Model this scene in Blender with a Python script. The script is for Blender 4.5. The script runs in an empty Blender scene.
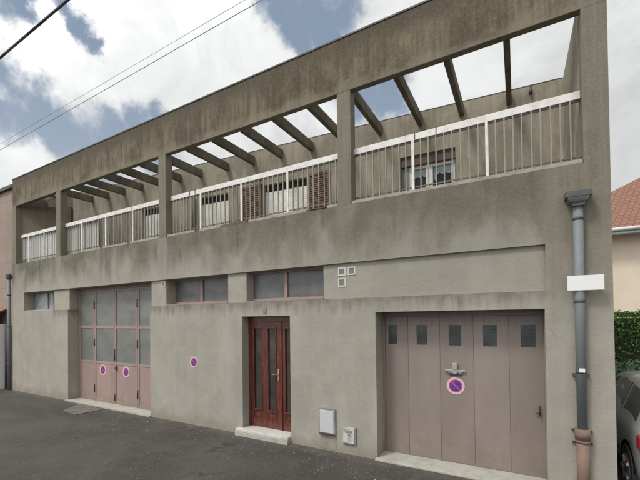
import bpy, bmesh, math, random
from mathutils import Vector, Matrix
random.seed(7)
C = bpy.context.scene
COL = C.collection

# ------------------------------------------------------------------ camera
CAM_Y, CAM_Z = -5.728, 2.4
YAW, PITCH, ROLL = 0.505246, 0.0127376, -0.01228
def cam_axes():
    cy, sy, cp, sp = math.cos(YAW), math.sin(YAW), math.cos(PITCH), math.sin(PITCH)
    cr, sr = math.cos(ROLL), math.sin(ROLL)
    right = Vector((cy, sy, 0)); fwd = Vector((-sy, cy, 0)); up = Vector((0, 0, 1))
    f2 = fwd*cp + up*sp; u2 = up*cp - fwd*sp
    return right*cr + u2*sr, u2*cr - right*sr, f2
AR, AU, AF = cam_axes()
cam = bpy.data.cameras.new('camera')
camo = bpy.data.objects.new('camera', cam); COL.objects.link(camo)
cam.sensor_width = 36; cam.lens = 357.26/640*36
cam.shift_y = (312.97-240)/640
cam.clip_start = .05; cam.clip_end = 600
m = Matrix((( AR.x, AU.x, -AF.x, 0), (AR.y, AU.y, -AF.y, CAM_Y), (AR.z, AU.z, -AF.z, CAM_Z), (0, 0, 0, 1)))
camo.matrix_world = m
C.camera = camo
def skydir(u, v):       # a compass direction in the sky, from the survey of the place
    return (AR*(u-320) + AU*(312.97-v) + AF*357.26).normalized()

# ------------------------------------------------------------------ shader helper
class NG:
    def __init__(s, tree):
        s.t = tree; s.n = tree.nodes; s.l = tree.links
    def node(s, typ, **kw):
        n = s.n.new(typ)
        for k, v in kw.items(): setattr(n, k, v)
        return n
    def put(s, sock, v):
        if isinstance(v, bpy.types.NodeSocket): s.l.new(v, sock)
        elif v is not None: sock.default_value = v
    def m(s, op, a, b=None, c=None, clamp=False):
        n = s.node('ShaderNodeMath', operation=op, use_clamp=clamp)
        s.put(n.inputs[0], a)
        if b is not None: s.put(n.inputs[1], b)
        if c is not None: s.put(n.inputs[2], c)
        return n.outputs[0]
    def vm(s, op, a, b=None):
        n = s.node('ShaderNodeVectorMath', operation=op)
        s.put(n.inputs[0], a)
        if b is not None: s.put(n.inputs[1], b)
        return n.outputs['Value'] if op in ('DOT_PRODUCT', 'LENGTH') else n.outputs[0]
    def noise(s, vec, scale, detail=4, rough=.55, dist=0):
        n = s.node('ShaderNodeTexNoise')
        s.l.new(vec, n.inputs['Vector'])
        n.inputs['Scale'].default_value = scale; n.inputs['Detail'].default_value = detail
        n.inputs['Roughness'].default_value = rough; n.inputs['Distortion'].default_value = dist
        return n.outputs[0]
    def vor(s, vec, scale, out='Distance'):
        n = s.node('ShaderNodeTexVoronoi'); s.l.new(vec, n.inputs['Vector']); n.inputs['Scale'].default_value = scale
        return n.outputs[out]
    def step(s, x, lo, hi, a=0., b=1.):
        n = s.node('ShaderNodeMapRange', interpolation_type='SMOOTHSTEP')
        s.put(n.inputs[0], x); n.inputs[1].default_value = lo; n.inputs[2].default_value = hi
        n.inputs[3].default_value = a; n.inputs[4].default_value = b
        return n.outputs[0]
    def lin(s, x, lo, hi, a=0., b=1.):
        n = s.node('ShaderNodeMapRange')
        s.put(n.inputs[0], x); n.inputs[1].default_value = lo; n.inputs[2].default_value = hi
        n.inputs[3].default_value = a; n.inputs[4].default_value = b
        return n.outputs[0]
    def mix(s, f, a, b, blend='MIX'):
        n = s.node('ShaderNodeMix', data_type='RGBA', blend_type=blend)
        s.put(n.inputs[0], f)
        for k, v in ((6, a), (7, b)):
            s.put(n.inputs[k], v if isinstance(v, bpy.types.NodeSocket) else (*v[:3], 1))
        return n.outputs[2]
    def scale(s, vec, xyz):
        return s.vm('MULTIPLY', vec, xyz)
    def pos(s):
        return s.node('ShaderNodeNewGeometry').outputs['Position']
    def xyz(s, vec):
        n = s.node('ShaderNodeSeparateXYZ'); s.l.new(vec, n.inputs[0]); return n.outputs
    def obj(s):
        return s.node('ShaderNodeTexCoord').outputs['Object']

def newmat(name, rough=.8, metal=0., spec=None):
    mt = bpy.data.materials.new(name); mt.use_nodes = True
    g = NG(mt.node_tree); b = g.n['Principled BSDF']
    b.inputs['Roughness'].default_value = rough; b.inputs['Metallic'].default_value = metal
    if spec is not None: b.inputs['Specular IOR Level'].default_value = spec
    return mt, g, b
def bump(g, b, h, strength=.3, dist=.01):
    n = g.node('ShaderNodeBump'); n.inputs['Strength'].default_value = strength; n.inputs['Distance'].default_value = dist
    g.put(n.inputs['Height'], h); g.l.new(n.outputs[0], b.inputs['Normal'])

# ------------------------------------------------------------------ sky, sun, exposure
W = bpy.data.worlds.new('World'); C.world = W; W.use_nodes = True
g = NG(W.node_tree); bg = g.n['Background']
SUN_DIR = Vector((-.40, -.72, 1.15)).normalized()      # towards the sun
sky = g.node('ShaderNodeTexSky', sky_type='NISHITA', sun_disc=False)
sky.sun_elevation = math.asin(SUN_DIR.z); sky.sun_rotation = math.atan2(SUN_DIR.x, SUN_DIR.y)
dirv = g.node('ShaderNodeTexCoord').outputs['Generated']
blobs = [((2,2),26),((18,10),16),((58,8),10),((66,18),12),((76,28),13),((88,36),12),((100,44),9),((2,72),20),((15,90),24),((38,108),26),((62,128),26),((90,140),26),((116,134),20),((140,122),16),((158,112),12),((5,112),26),((20,124),22),((42,128),20),
         ((270,4),18),((290,16),26),((315,12),30),((340,10),26),((325,34),20),((300,34),18),((366,98),22),((385,94),22),((392,112),16),((100,192),22),((160,165),16),((-40,75),50),((-70,110),60),((320,-45),60)]
wn = g.node('ShaderNodeTexNoise'); g.l.new(dirv, wn.inputs['Vector']); wn.inputs['Scale'].default_value = 9.; wn.inputs['Detail'].default_value = 8; wn.inputs['Roughness'].default_value = .62
dirw = g.vm('NORMALIZE', g.vm('ADD', dirv, g.scale(g.vm('SUBTRACT', wn.outputs[1], (.5,.5,.5)), (.15,.15,.15))))
f = None
for (u, v), rp_ in blobs:
    d = skydir(u, v); cs2 = 357.**2/(357.**2+(u-320)**2+(313-v)**2)
    cr = math.cos(math.radians(1.42*rp_*.16*cs2))
    dt = g.vm('DOT_PRODUCT', dirw, tuple(d))
    x = g.m('MULTIPLY', g.m('SUBTRACT', dt, cr), 1/(1-cr))
    x = g.m('MAXIMUM', x, -1.5)
    f = x if f is None else g.m('MAXIMUM', f, x)
nz = g.noise(dirv, 11, 9, .62, .3)
ff = g.m('ADD', f, g.m('MULTIPLY', g.m('SUBTRACT', nz, .5), 2.1))
blue = g.step(ff, -.25, .95)
skyc = g.mix(1., sky.outputs[0], (.9,.9,.9), 'MULTIPLY')
el_ = g.xyz(dirv)[2]
hazy = g.mix(.85, skyc, g.mix(g.step(el_, .12, .62), (4.6, 5.2, 5.9), (2.7, 3.45, 4.5)))
nz2 = g.noise(dirv, 4.2, 8, .62, .5)
cl = g.step(nz2, .30, .60, 6.6, 8.5)
edge = g.step(ff, -.9, 0., 1., .93)
lowgrey = g.step(g.vm('DOT_PRODUCT', dirv, tuple(skydir(622, 175))), .95, 1.0, 1., .8)
sunny = g.step(g.vm('DOT_PRODUCT', dirv, tuple(SUN_DIR)), .2, 1.0, 1., 2.2)
clv = g.m('MULTIPLY', g.m('MULTIPLY', cl, edge), g.m('MULTIPLY', lowgrey, sunny))
cc = g.node('ShaderNodeCombineXYZ')
g.put(cc.inputs[0], g.m('MULTIPLY', clv, .985)); g.put(cc.inputs[1], g.m('MULTIPLY', clv, .995)); g.put(cc.inputs[2], clv)
final = g.mix(blue, cc.outputs[0], hazy)
g.l.new(final, bg.inputs['Color']); bg.inputs['Strength'].default_value = .1

sun = bpy.data.lights.new('sun', 'SUN'); sun.energy = 1.9; sun.angle = math.radians(11); sun.color = (1, .96, .9)
suno = bpy.data.objects.new('sun', sun); COL.objects.link(suno)
suno.rotation_euler = SUN_DIR.to_track_quat('Z', 'Y').to_euler(); suno.location = (-10, -20, 30)
C.view_settings.view_transform = 'Standard'; C.view_settings.look = 'None'
C.view_settings.exposure = .06; C.view_settings.gamma = 1; C.view_settings.use_curve_mapping = False

# ------------------------------------------------------------------ mesh helpers
def bx(bm, x0, x1, y0, y1, z0, z1, bevel=0):
    vs = [bm.verts.new(p) for p in ((x0,y0,z0),(x1,y0,z0),(x1,y1,z0),(x0,y1,z0),(x0,y0,z1),(x1,y0,z1),(x1,y1,z1),(x0,y1,z1))]
    fs = [bm.faces.new([vs[i] for i in q]) for q in ((0,3,2,1),(4,5,6,7),(0,1,5,4),(1,2,6,5),(2,3,7,6),(3,0,4,7))]
    if bevel:
        es = list({e for f in fs for e in f.edges})
        bmesh.ops.bevel(bm, geom=es, offset=bevel, segments=2, affect='EDGES', profile=.5)
def prism(bm, pts, y0, y1, axis='Y'):
    """closed outline pts (a,b) extruded along axis"""
    def P(a, b, c):
        return {'Y': (a, c, b), 'Z': (a, b, c), 'X': (c, a, b)}[axis]
    A = [bm.verts.new(P(a, b, y0)) for a, b in pts]; B = [bm.verts.new(P(a, b, y1)) for a, b in pts]
    n = len(pts); fs = [bm.faces.new(A), bm.faces.new(B[::-1])]
    for i in range(n):
        fs.append(bm.faces.new((A[i], B[i], B[(i+1)%n], A[(i+1)%n])))
    bmesh.ops.recalc_face_normals(bm, faces=fs)
def tube(bm, p, q, r, seg=12, r2=None, cap=True):
    p, q = Vector(p), Vector(q); d = (q-p).normalized()
    a = d.orthogonal().normalized(); b = d.cross(a)
    r2 = r if r2 is None else r2
    A = []; B = []
    for i in range(seg):
        t = 2*math.pi*i/seg; o = a*math.cos(t)+b*math.sin(t)
        A.append(bm.verts.new(p+o*r)); B.append(bm.verts.new(q+o*r2))
    fs = [bm.faces.new((A[i], A[(i+1)%seg], B[(i+1)%seg], B[i])) for i in range(seg)]
    for f_ in fs: f_.smooth = True
    if cap: fs += [bm.faces.new(A[::-1]), bm.faces.new(B)]
def path(bm, pts, r, seg=8):
    for a, b in zip(pts, pts[1:]): tube(bm, a, b, r, seg)
def obj(name, bm, mat, parent=None, **props):
    me = bpy.data.meshes.new(name); bm.normal_update(); bm.to_mesh(me); bm.free()
    o = bpy.data.objects.new(name, me); COL.objects.link(o)
    for mm in (mat if isinstance(mat, (list, tuple)) else [mat]): me.materials.append(mm)
    if parent is not None:
        o.parent = parent; o.matrix_parent_inverse = parent.matrix_basis.inverted()
    for k, v in props.items(): o[k] = v
    return o
def box(name, mat, parent, x0, x1, y0, y1, z0, z1, bevel=0, **props):
    bm = bmesh.new(); bx(bm, x0, x1, y0, y1, z0, z1, bevel); return obj(name, bm, mat, parent, **props)
def thing(name, label, cat, loc=(0,0,0), group=None, rotz=0):
    o = bpy.data.objects.new(name, None); COL.objects.link(o); o.empty_display_size = .2
    o.location = loc; o.rotation_euler = (0,0,rotz); o['label'] = label; o['category'] = cat
    if group: o['group'] = group
    return o
def child(name, bm, mat, parent, **props):          # geometry given in the parent's own space
    o = obj(name, bm, mat, None, **props); o.parent = parent; return o

# ------------------------------------------------------------------ materials
PILX = [(-15.45,-15.19), (-12.5,-12.25), (-7.65,-7.39), (-2.77,-2.51), (.787,1.06)]
def concrete(name, zone):
    mt, g, b = newmat(name, .92, spec=.25)
    p = g.pos(); X, Y, Z = g.xyz(p)
    big = g.noise(p, .55, 4, .6, .3)
    mid = g.noise(p, 2.6, 6, .65, .3)
    fine = g.noise(p, 22, 5, .7)
    grit = g.noise(p, 120, 3, .7)
    streak = g.noise(g.scale(p, (5.5, 5.5, .35)), 1.3, 6, .68, .2)
    streak2 = g.noise(g.scale(p, (16, 16, .7)), 1.2, 4, .6)
    board = g.m('FRACT', g.m('MULTIPLY', Z, 1/.16))
    if zone == 'plaster':
        lite = g.mix(g.step(X, -14, -5), (.365,.328,.272), (.335,.312,.264))
        base = g.mix(g.step(mid, .3, .7), g.mix(1., lite, (.84,.84,.86), 'MULTIPLY'), lite)
        base = g.mix(g.step(big, .38, .68, 0, .5), base, (.25,.24,.205))
        base = g.mix(g.step(g.noise(g.scale(p, (1.5,1.5,.8)), .9, 3, .5, .2), .5, .68, 0, .35), base, (.37,.355,.31))
        pt = g.vor(g.scale(g.vm('ADD', p, g.scale(g.node('ShaderNodeTexNoise').outputs[1], (.3,.3,.3))), (1., 1., .8)), .8, 'Color')
        base = g.mix(g.m('MULTIPLY', g.xyz(pt)[0], .10), base, (.42,.40,.36))
        runs = g.noise(g.scale(p, (2.6, 2.6, .22)), 1.5, 5, .62, .25)
        base = g.mix(g.step(runs, .48, .72, 0, .28), base, (.235,.222,.182))
        base = g.mix(g.step(runs, .44, .30, 0, .25), base, (.40,.375,.32))
        spots = g.step(g.noise(p, 9, 6, .75), .66, .74, 0, .4)
        base = g.mix(spots, base, (.19,.175,.145))
        # weathering of the balcony wall: blotches and tongues under its top edge
        blot = g.noise(g.scale(p, (1., 1., .55)), 1.5, 5, .6, .3)
        zz = g.m('ADD', Z, g.m('MULTIPLY', g.m('SUBTRACT', streak, .5), .7))
        zz = g.m('ADD', zz, g.m('MULTIPLY', g.m('SUBTRACT', blot, .5), 2.2))
        d1 = g.m('MULTIPLY', g.step(zz, 3.35, 4.4), g.step(Z, 3.36, 3.46))
        d1 = g.m('MULTIPLY', d1, g.step(mid, .3, .62, .6, 1.))
        for a, c in PILX[1:4]:
            w = g.m('ABSOLUTE', g.m('SUBTRACT', g.m('ADD', X, g.m('MULTIPLY', g.m('SUBTRACT', mid, .5), .15)), (a+c)/2))
            d1 = g.m('MULTIPLY', d1, g.step(w, .1, .24, .35, 1.))
        base = g.mix(g.m('MULTIPLY', d1, .9), base, (.098,.088,.063))
        dr = None
        for px_ in (-13.54,-11.30,-10.10,-8.87,-6.35,-5.13,-3.94,-3.1,-1.463,-.36,.2):
            w = g.step(g.m('ABSOLUTE', g.m('SUBTRACT', g.m('ADD', X, g.m('MULTIPLY', g.m('SUBTRACT', mid, .5), .05)), px_)), .055, .005)
            dr = w if dr is None else g.m('MAXIMUM', dr, w)
        dr = g.m('MULTIPLY', g.m('MULTIPLY', dr, g.step(g.m('ADD', Z, g.m('MULTIPLY', g.m('SUBTRACT', blot, .5), 1.8)), 3.75, 4.3)), g.step(Z, 3.4, 3.7))
        base = g.mix(g.m('MULTIPLY', dr, .7), base, (.085,.068,.045))
        up_ = g.m('MULTIPLY', g.step(Z, 3.355, 3.37), g.step(X, -9, -1, .15, .8))
        base = g.mix(g.m('MULTIPLY', g.m('MULTIPLY', up_, g.step(g.m('ADD', Z, g.m('MULTIPLY', g.m('SUBTRACT', blot, .5), 1.6)), 3.3, 4.0, .45, 1.)), g.step(blot, .3, .65, .6, 1.)), base, (.125,.115,.084))
        bnd = g.m('MULTIPLY', g.m('MULTIPLY', g.step(Z, 2.735, 2.75), g.step(Z, 3.36, 3.35)), g.step(X, -3.1, -1.5))
        base = g.mix(g.m('MULTIPLY', bnd, .3), base, (.22,.205,.165))
        rp = g.m('MULTIPLY', g.step(X, .20, .45), g.step(g.m('ADD', Z, g.m('MULTIPLY', g.m('SUBTRACT', blot, .5), 2.5)), 1.8, 3.9))
        base = g.mix(g.m('MAXIMUM', g.m('MULTIPLY', rp, .85), g.m('MULTIPLY', g.step(X, .6, .8), g.step(Z, 3.6, 4.3))), base, PILC(g, mid, streak, streak2))
        dl = g.m('MULTIPLY', g.step(g.m('ADD', Z, g.m('MULTIPLY', g.m('SUBTRACT', streak, .5), .7)), 2.45, 2.74), g.step(Z, 2.735, 2.73))
        dl = g.m('MULTIPLY', dl, g.m('MULTIPLY', g.step(X, -12.8, -12.6), g.step(X, .5, .3)))
        base = g.mix(g.m('MULTIPLY', dl, g.step(mid, .35, .6, .3, .9)), base, (.135,.125,.10))
        lowz = g.m('ADD', Z, g.m('MULTIPLY', g.m('SUBTRACT', mid, .5), .45))
        base = g.mix(g.step(lowz, .30, .02, 0, .6), base, (.20,.175,.135))
        cr = g.node('ShaderNodeTexVoronoi', feature='DISTANCE_TO_EDGE'); cr.inputs['Scale'].default_value = .45
        nn = g.node('ShaderNodeTexNoise'); g.l.new(p, nn.inputs['Vector']); nn.inputs['Scale'].default_value = 2.2; nn.inputs['Detail'].default_value = 5
        g.l.new(g.vm('ADD', p, g.scale(nn.outputs[1], (.7,.7,.7))), cr.inputs['Vector'])
        ck = g.m('MULTIPLY', g.step(cr.outputs[0], .004, .0005), g.step(big, .5, .6))
        base = g.mix(g.m('MULTIPLY', ck, .3), base, (.12,.115,.1))
        bs = .5
    else:
        tone = {'fascia': ((.092,.074,.045), (.178,.150,.100)), 'pillar': ((.15,.13,.095), (.20,.178,.132)),
                'terrace': ((.275,.248,.19), (.355,.325,.255)), 'dark': ((.115,.10,.072), (.17,.15,.112))}[zone]
        blot = g.noise(g.scale(p, (1., 1., .7)), 1.6, 6, .62, .3)
        base = g.mix(g.step(streak, .36, .62), tone[0], tone[1])
        base = g.mix(g.step(blot, .40, .60, 0, .85), base, tuple(c*.78 for c in tone[0]))
        base = g.mix(g.step(mid, .5, .75, 0, .4), base, tuple(c*1.2 for c in tone[1]))
        base = g.mix(g.step(streak2, .5, .75, 0, .4), base, tuple(c*1.15 for c in tone[1]))
        if zone == 'pillar': base = PILC(g, mid, streak, streak2)
        if zone == 'fascia':
            t = g.step(g.m('ADD', Z, g.m('MULTIPLY', g.m('SUBTRACT', streak, .5), 1.1)), 6.95, 7.3)
            base = g.mix(g.m('MULTIPLY', t, .8), base, (.075,.062,.043))
            t2 = g.step(g.m('ADD', Z, g.m('MULTIPLY', g.m('SUBTRACT', blot, .5), .7)), 6.66, 6.42)
            base = g.mix(g.m('MULTIPLY', t2, .55), base, (.225,.20,.152))
            ru = g.m('MULTIPLY', g.step(g.noise(g.scale(p, (3, 3, .5)), 1.7, 3), .6, .72), .4)
            base = g.mix(ru, base, (.16,.10,.055))
            sc = g.noise(g.scale(p, (.9, .9, 7)), 2.3, 4, .6)
            base = g.mix(g.step(sc, .66, .72, 0, .35), base, (.30,.27,.21))
            base = g.mix(g.step(X, .70, .80), base, PILC(g, mid, streak, streak2))
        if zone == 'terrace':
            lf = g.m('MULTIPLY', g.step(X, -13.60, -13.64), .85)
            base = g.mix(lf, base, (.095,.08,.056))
        bs = .7
    base = g.mix(g.step(fine, .4, .75, 0, .14), base, (.42,.40,.35))
    base = g.mix(g.step(grit, .35, .3, 0, .5), base, (.1,.095,.08))
    hsv = g.m('ADD', g.m('MULTIPLY', mid, .5), g.m('ADD', g.m('MULTIPLY', fine, .5), g.m('MULTIPLY', grit, .25)))
    g.l.new(base, b.inputs['Base Color'])
    bump(g, b, hsv, bs, .018)
    return mt
def PILC(g, mid, streak, streak2):
    c = g.mix(g.step(streak, .33, .66), (.150,.135,.098), (.195,.178,.135))
    c = g.mix(g.step(mid, .4, .7, 0, .5), c, (.215,.198,.152))
    return g.mix(g.step(streak2, .5, .75, 0, .3), c, (.13,.112,.08))
M_plaster = concrete('rendered_wall', 'plaster')
M_fascia = concrete('raw_concrete', 'fascia'); M_pillar = concrete('pillar_concrete', 'pillar')
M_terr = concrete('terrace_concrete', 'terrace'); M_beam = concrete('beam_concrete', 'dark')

def paint(name, col, rough=.5, wear=.12, wcol=None, sc=6, metal=0., bumpk=.08, streak=False, spec=None):
    mt, g, b = newmat(name, rough, metal, spec)
    p = g.pos(); n = g.noise(g.scale(p, (1, 1, .25)) if streak else p, sc, 6, .65)
    n2 = g.noise(p, sc*9, 4, .6)
    wcol = wcol or tuple(c*.55 for c in col)
    c = g.mix(g.step(n, .4, .72, 0, min(1, wear*3)), col, wcol)
    c = g.mix(g.step(n2, .5, .8, 0, wear), c, wcol)
    g.l.new(c, b.inputs['Base Color'])
    g.l.new(g.lin(n, .3, .7, max(0, rough-.1), min(1, rough+.15)), b.inputs['Roughness'])
    bump(g, b, n2, bumpk, .004)
    return mt
M_white = paint('white_railing_paint', (.68,.67,.63), .55, .16, (.38,.33,.26))
M_balu = paint('grey_baluster_paint', (.25,.235,.195), .55, .2, (.2,.17,.13))
M_bar = paint('dark_bar', (.12,.11,.09), .6, .2)
M_edge = paint('pale_coping', (.33,.31,.26), .85, .25, (.2,.18,.15))
M_rustedge = paint('rusty_coping', (.16,.10,.065), .85, .3)
M_pink = paint('faded_pink_paint', (.30,.215,.19), .6, .2, (.22,.17,.145), 2.2, streak=True)
M_pink2 = paint('pink_frame_paint', (.30,.20,.175), .55, .2, (.2,.14,.12), 5)
M_taupe = paint('taupe_metal_paint', (.228,.190,.168), .5, .12, (.185,.152,.132), 1.3, bumpk=.03, streak=True)
M_taupe2 = paint('taupe_metal_paint_pale', (.245,.205,.182), .5, .12, (.20,.165,.145), 1.3, bumpk=.03, streak=True)
M_dark = paint('dark_recess', (.03,.027,.024), .8, .1)
M_hinge = paint('blackened_iron', (.06,.045,.04), .6, .2)
M_steel = paint('worn_steel', (.45,.45,.44), .4, .2, metal=.6)
M_zinc = paint('painted_grey_pipe', (.15,.17,.175), .6, .12, (.125,.14,.145), 9)
M_zincd = paint('dark_hopper_metal', (.085,.095,.092), .6, .25, (.05,.05,.045), 4)
M_clay = paint('clay_pipe', (.20,.13,.10), .85, .35, (.13,.09,.075), 4)
M_shutw = paint('white_roller_shutter', (.74,.73,.69), .5, .1, (.40,.38,.34), 4)
M_brown = paint('brown_louvre', (.155,.095,.055), .6, .2, (.09,.05,.032), 6)
M_lintel = paint('brown_shutter_box', (.085,.058,.043), .6, .15)
M_wframe = paint('white_window_frame', (.62,.62,.60), .4, .08)
M_marble = paint('pale_stone_step', (.50,.49,.46), .6, .22, (.36,.34,.30), 3)
M_thres = paint('pale_cement_threshold', (.37,.36,.315), .85, .3, (.27,.26,.22), 5)
M_meter = paint('white_plastic_box', (.47,.475,.49), .45, .08, (.38,.38,.37), 5)
M_meter2 = paint('aged_white_box', (.50,.49,.45), .6, .3, (.22,.21,.19), 12)
M_cap = paint('dark_roof_flashing', (.055,.05,.045), .6, .2)
M_grey = paint('grey_cast', (.21,.21,.20), .7, .2)
M_repair = paint('cement_patch', (.225,.205,.165), .9, .35, (.31,.29,.24), 5, bumpk=.5)
M_ventf = paint('white_vent_frame', (.55,.54,.50), .6, .12)
M_ventc = paint('grey_vent_mesh', (.2,.2,.18), .8, .12)
M_brass = paint('pale_brass', (.55,.47,.33), .3, .1, metal=.7)
M_plate = paint('blank_white_enamel', (.72,.72,.72), .35, .04)
M_rubber = paint('rubber', (.02,.02,.02), .7, .1)
M_wire = paint('cable_black', (.03,.03,.032), .6, .1)
M_wirel = paint('cable_grey', (.22,.22,.24), .6, .1)

def scuffed(name, c0, c1):
    mt, g, b = newmat(name, .5)
    p = g.pos(); X, Y, Z = g.xyz(p)
    n = g.noise(g.scale(p, (1, 1, .3)), 1.6, 6, .65); n2 = g.noise(p, 7, 6, .7); n3 = g.noise(g.scale(p, (30, 30, 1.2)), 1.3, 4, .6); f_ = g.noise(p, 60, 3)
    c = g.mix(g.step(n, .35, .7), c0, c1)
    c = g.mix(g.step(n3, .55, .8, 0, .35), c, tuple(v*.75 for v in c0))
    c = g.mix(g.step(n2, .62, .70, 0, .28), c, tuple(v*1.3 for v in c0))
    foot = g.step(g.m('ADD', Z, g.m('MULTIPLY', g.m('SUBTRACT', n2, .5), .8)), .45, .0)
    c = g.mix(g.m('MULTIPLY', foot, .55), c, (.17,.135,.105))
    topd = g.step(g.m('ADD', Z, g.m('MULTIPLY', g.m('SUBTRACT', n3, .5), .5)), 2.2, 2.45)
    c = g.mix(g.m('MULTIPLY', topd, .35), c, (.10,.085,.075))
    ch = g.step(g.noise(p, 16, 5, .75), .70, .72); c = g.mix(g.m('MULTIPLY', ch, .5), c, (.13,.09,.07))
    g.l.new(c, b.inputs['Base Color']); g.l.new(g.lin(n2, .3, .7, .38, .62), b.inputs['Roughness'])
    bump(g, b, g.m('ADD', g.m('MULTIPLY', n, 1.5), g.m('MULTIPLY', f_, .1)), .25, .02)
    return mt
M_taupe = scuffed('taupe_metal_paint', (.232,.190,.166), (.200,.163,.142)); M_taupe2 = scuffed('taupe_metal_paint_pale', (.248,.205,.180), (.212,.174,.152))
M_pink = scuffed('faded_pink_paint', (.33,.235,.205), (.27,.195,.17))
def wood():
    mt, g, b = newmat('dark_red_varnished_wood', .28)
    p = g.pos(); n = g.noise(g.scale(p, (14, 14, 1.2)), 2.2, 6, .6, .6)
    n2 = g.noise(g.scale(p, (60, 60, 3)), 2, 3)
    c = g.mix(g.step(n, .35, .68), (.078,.022,.016), (.155,.048,.032))
    c = g.mix(g.step(n2, .5, .7, 0, .35), c, (.045,.010,.008))
    g.l.new(c, b.inputs['Base Color']); bump(g, b, n2, .08, .003)
    return mt
M_wood = wood()
def glass(name, col, rough=.12, grain=0, dirt=.25, dcol=(.25,.26,.24)):
    mt, g, b = newmat(name, rough, spec=.6)
    p = g.pos(); n = g.noise(p, 2.2, 5, .6, .4); n2 = g.noise(p, 40, 3)
    c = g.mix(g.step(n, .4, .7, 0, dirt), col, dcol)
    if not grain == 0: bump(g, b, g.m('ADD', g.m('MULTIPLY', g.noise(p, 1.1, 2), 6.), g.m('MULTIPLY', n2, .3)), .6, .02)
    if 'room' in name: b.inputs['Specular IOR Level'].default_value = .12
    g.l.new(c, b.inputs['Base Color'])
    return mt
M_gl_frost = glass('frosted_wired_glass', (.145,.15,.138), .42, .15, .5, (.19,.19,.172))
M_gl_band = glass('dusty_grey_glass', (.075,.08,.083), .3, .1, .5, (.12,.115,.115))
M_gl_dark = glass('dark_door_glass', (.04,.034,.028), .22, .3, .4, (.085,.08,.068))
M_gl_panel = glass('ribbed_dark_glass', (.035,.05,.047), .3, .2, .3, (.075,.09,.085))
M_gl_room = glass('dark_room_glass', (.018,.018,.02), .07, 0, .1)
M_lace = paint('pale_lace_sky_tint', (.30,.40,.44), .8, .3, (.42,.48,.5), 20)  # pale lace, with the blue of reflected sky put into its colour
M_cargl = glass('car_window_glass', (.03,.035,.036), .06, 0, .1)

def asphalt():
    mt, g, b = newmat('asphalt', .9, spec=.3)
    p = g.pos(); X, Y, Z = g.xyz(p)
    n = g.noise(p, .5, 5, .6, .3); md = g.noise(p, 3.5, 5, .65); f_ = g.noise(p, 45, 4, .7); gr = g.noise(p, 190, 2, .7)
    c = g.mix(g.step(n, .35, .68), (.042,.038,.034), (.074,.067,.059))
    c = g.mix(g.step(md, .45, .75, 0, .5), c, (.085,.078,.069))
    c = g.mix(g.step(f_, .42, .7, 0, .5), c, (.125,.115,.102))
    v = g.node('ShaderNodeTexVoronoi'); g.l.new(p, v.inputs['Vector']); v.inputs['Scale'].default_value = 75
    keep = g.m('GREATER_THAN', g.xyz(v.outputs['Color'])[0], .93)
    st = g.m('MULTIPLY', keep, g.step(v.outputs['Distance'], .34, .22))
    c = g.mix(g.m('MULTIPLY', st, .75), c, (.33,.32,.29))
    # drift of light grit along the wall foot
    v2 = g.node('ShaderNodeTexVoronoi'); g.l.new(p, v2.inputs['Vector']); v2.inputs['Scale'].default_value = 28
    keep2 = g.m('GREATER_THAN', g.xyz(v2.outputs['Color'])[1], .90)
    st2 = g.m('MULTIPLY', g.m('MULTIPLY', keep2, g.step(v2.outputs['Distance'], .28, .16)), g.step(Y, -2.6, -.3))
    st2 = g.m('MULTIPLY', st2, g.step(md, .42, .58))
    c = g.mix(g.m('MULTIPLY', st2, .8), c, (.42,.40,.35))
    seam = g.node('ShaderNodeTexVoronoi', feature='DISTANCE_TO_EDGE'); seam.inputs['Scale'].default_value = .28
    nn = g.node('ShaderNodeTexNoise'); g.l.new(p, nn.inputs['Vector']); nn.inputs['Scale'].default_value = 1.6; nn.inputs['Detail'].default_value = 7
    g.l.new(g.vm('ADD', p, g.scale(nn.outputs[1], (1.3,1.3,0))), seam.inputs['Vector'])
    c = g.mix(g.m('MULTIPLY', g.step(seam.outputs[0], .005, .001), g.step(n, .45, .6)), c, (.044,.041,.037))
    tr = g.noise(g.scale(p, (.25, 1.6, 1)), 1.0, 4, .6); c = g.mix(g.step(tr, .45, .7, 0, .4), c, (.088,.082,.073))
    dust = g.m('MULTIPLY', g.step(Y, -.35, -.02), g.step(md, .3, .6, .2, .8))
    c = g.mix(g.m('MULTIPLY', dust, .5), c, (.15,.135,.11))
    g.l.new(c, b.inputs['Base Color'])
    bump(g, b, g.m('ADD', gr, g.m('MULTIPLY', f_, .8)), .7, .012)
    return mt
M_asph = asphalt()
M_patch = paint('worn_cement', (.125,.115,.095), .9, .4, (.085,.078,.066), 5, bumpk=.4)

# ------------------------------------------------------------------ ground
bm = bmesh.new()
bx(bm, -150, 150, -120, 150, -.5, 0)
obj('road', bm, M_asph, None, kind='structure')
bm = bmesh.new(); prism(bm, [(-10.65,-.70),(-9.85,-.80),(-9.75,-.16),(-11.0,-.10)], .002, .016, 'Z')
obj('pavement', bm, M_patch, None, kind='structure')

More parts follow.
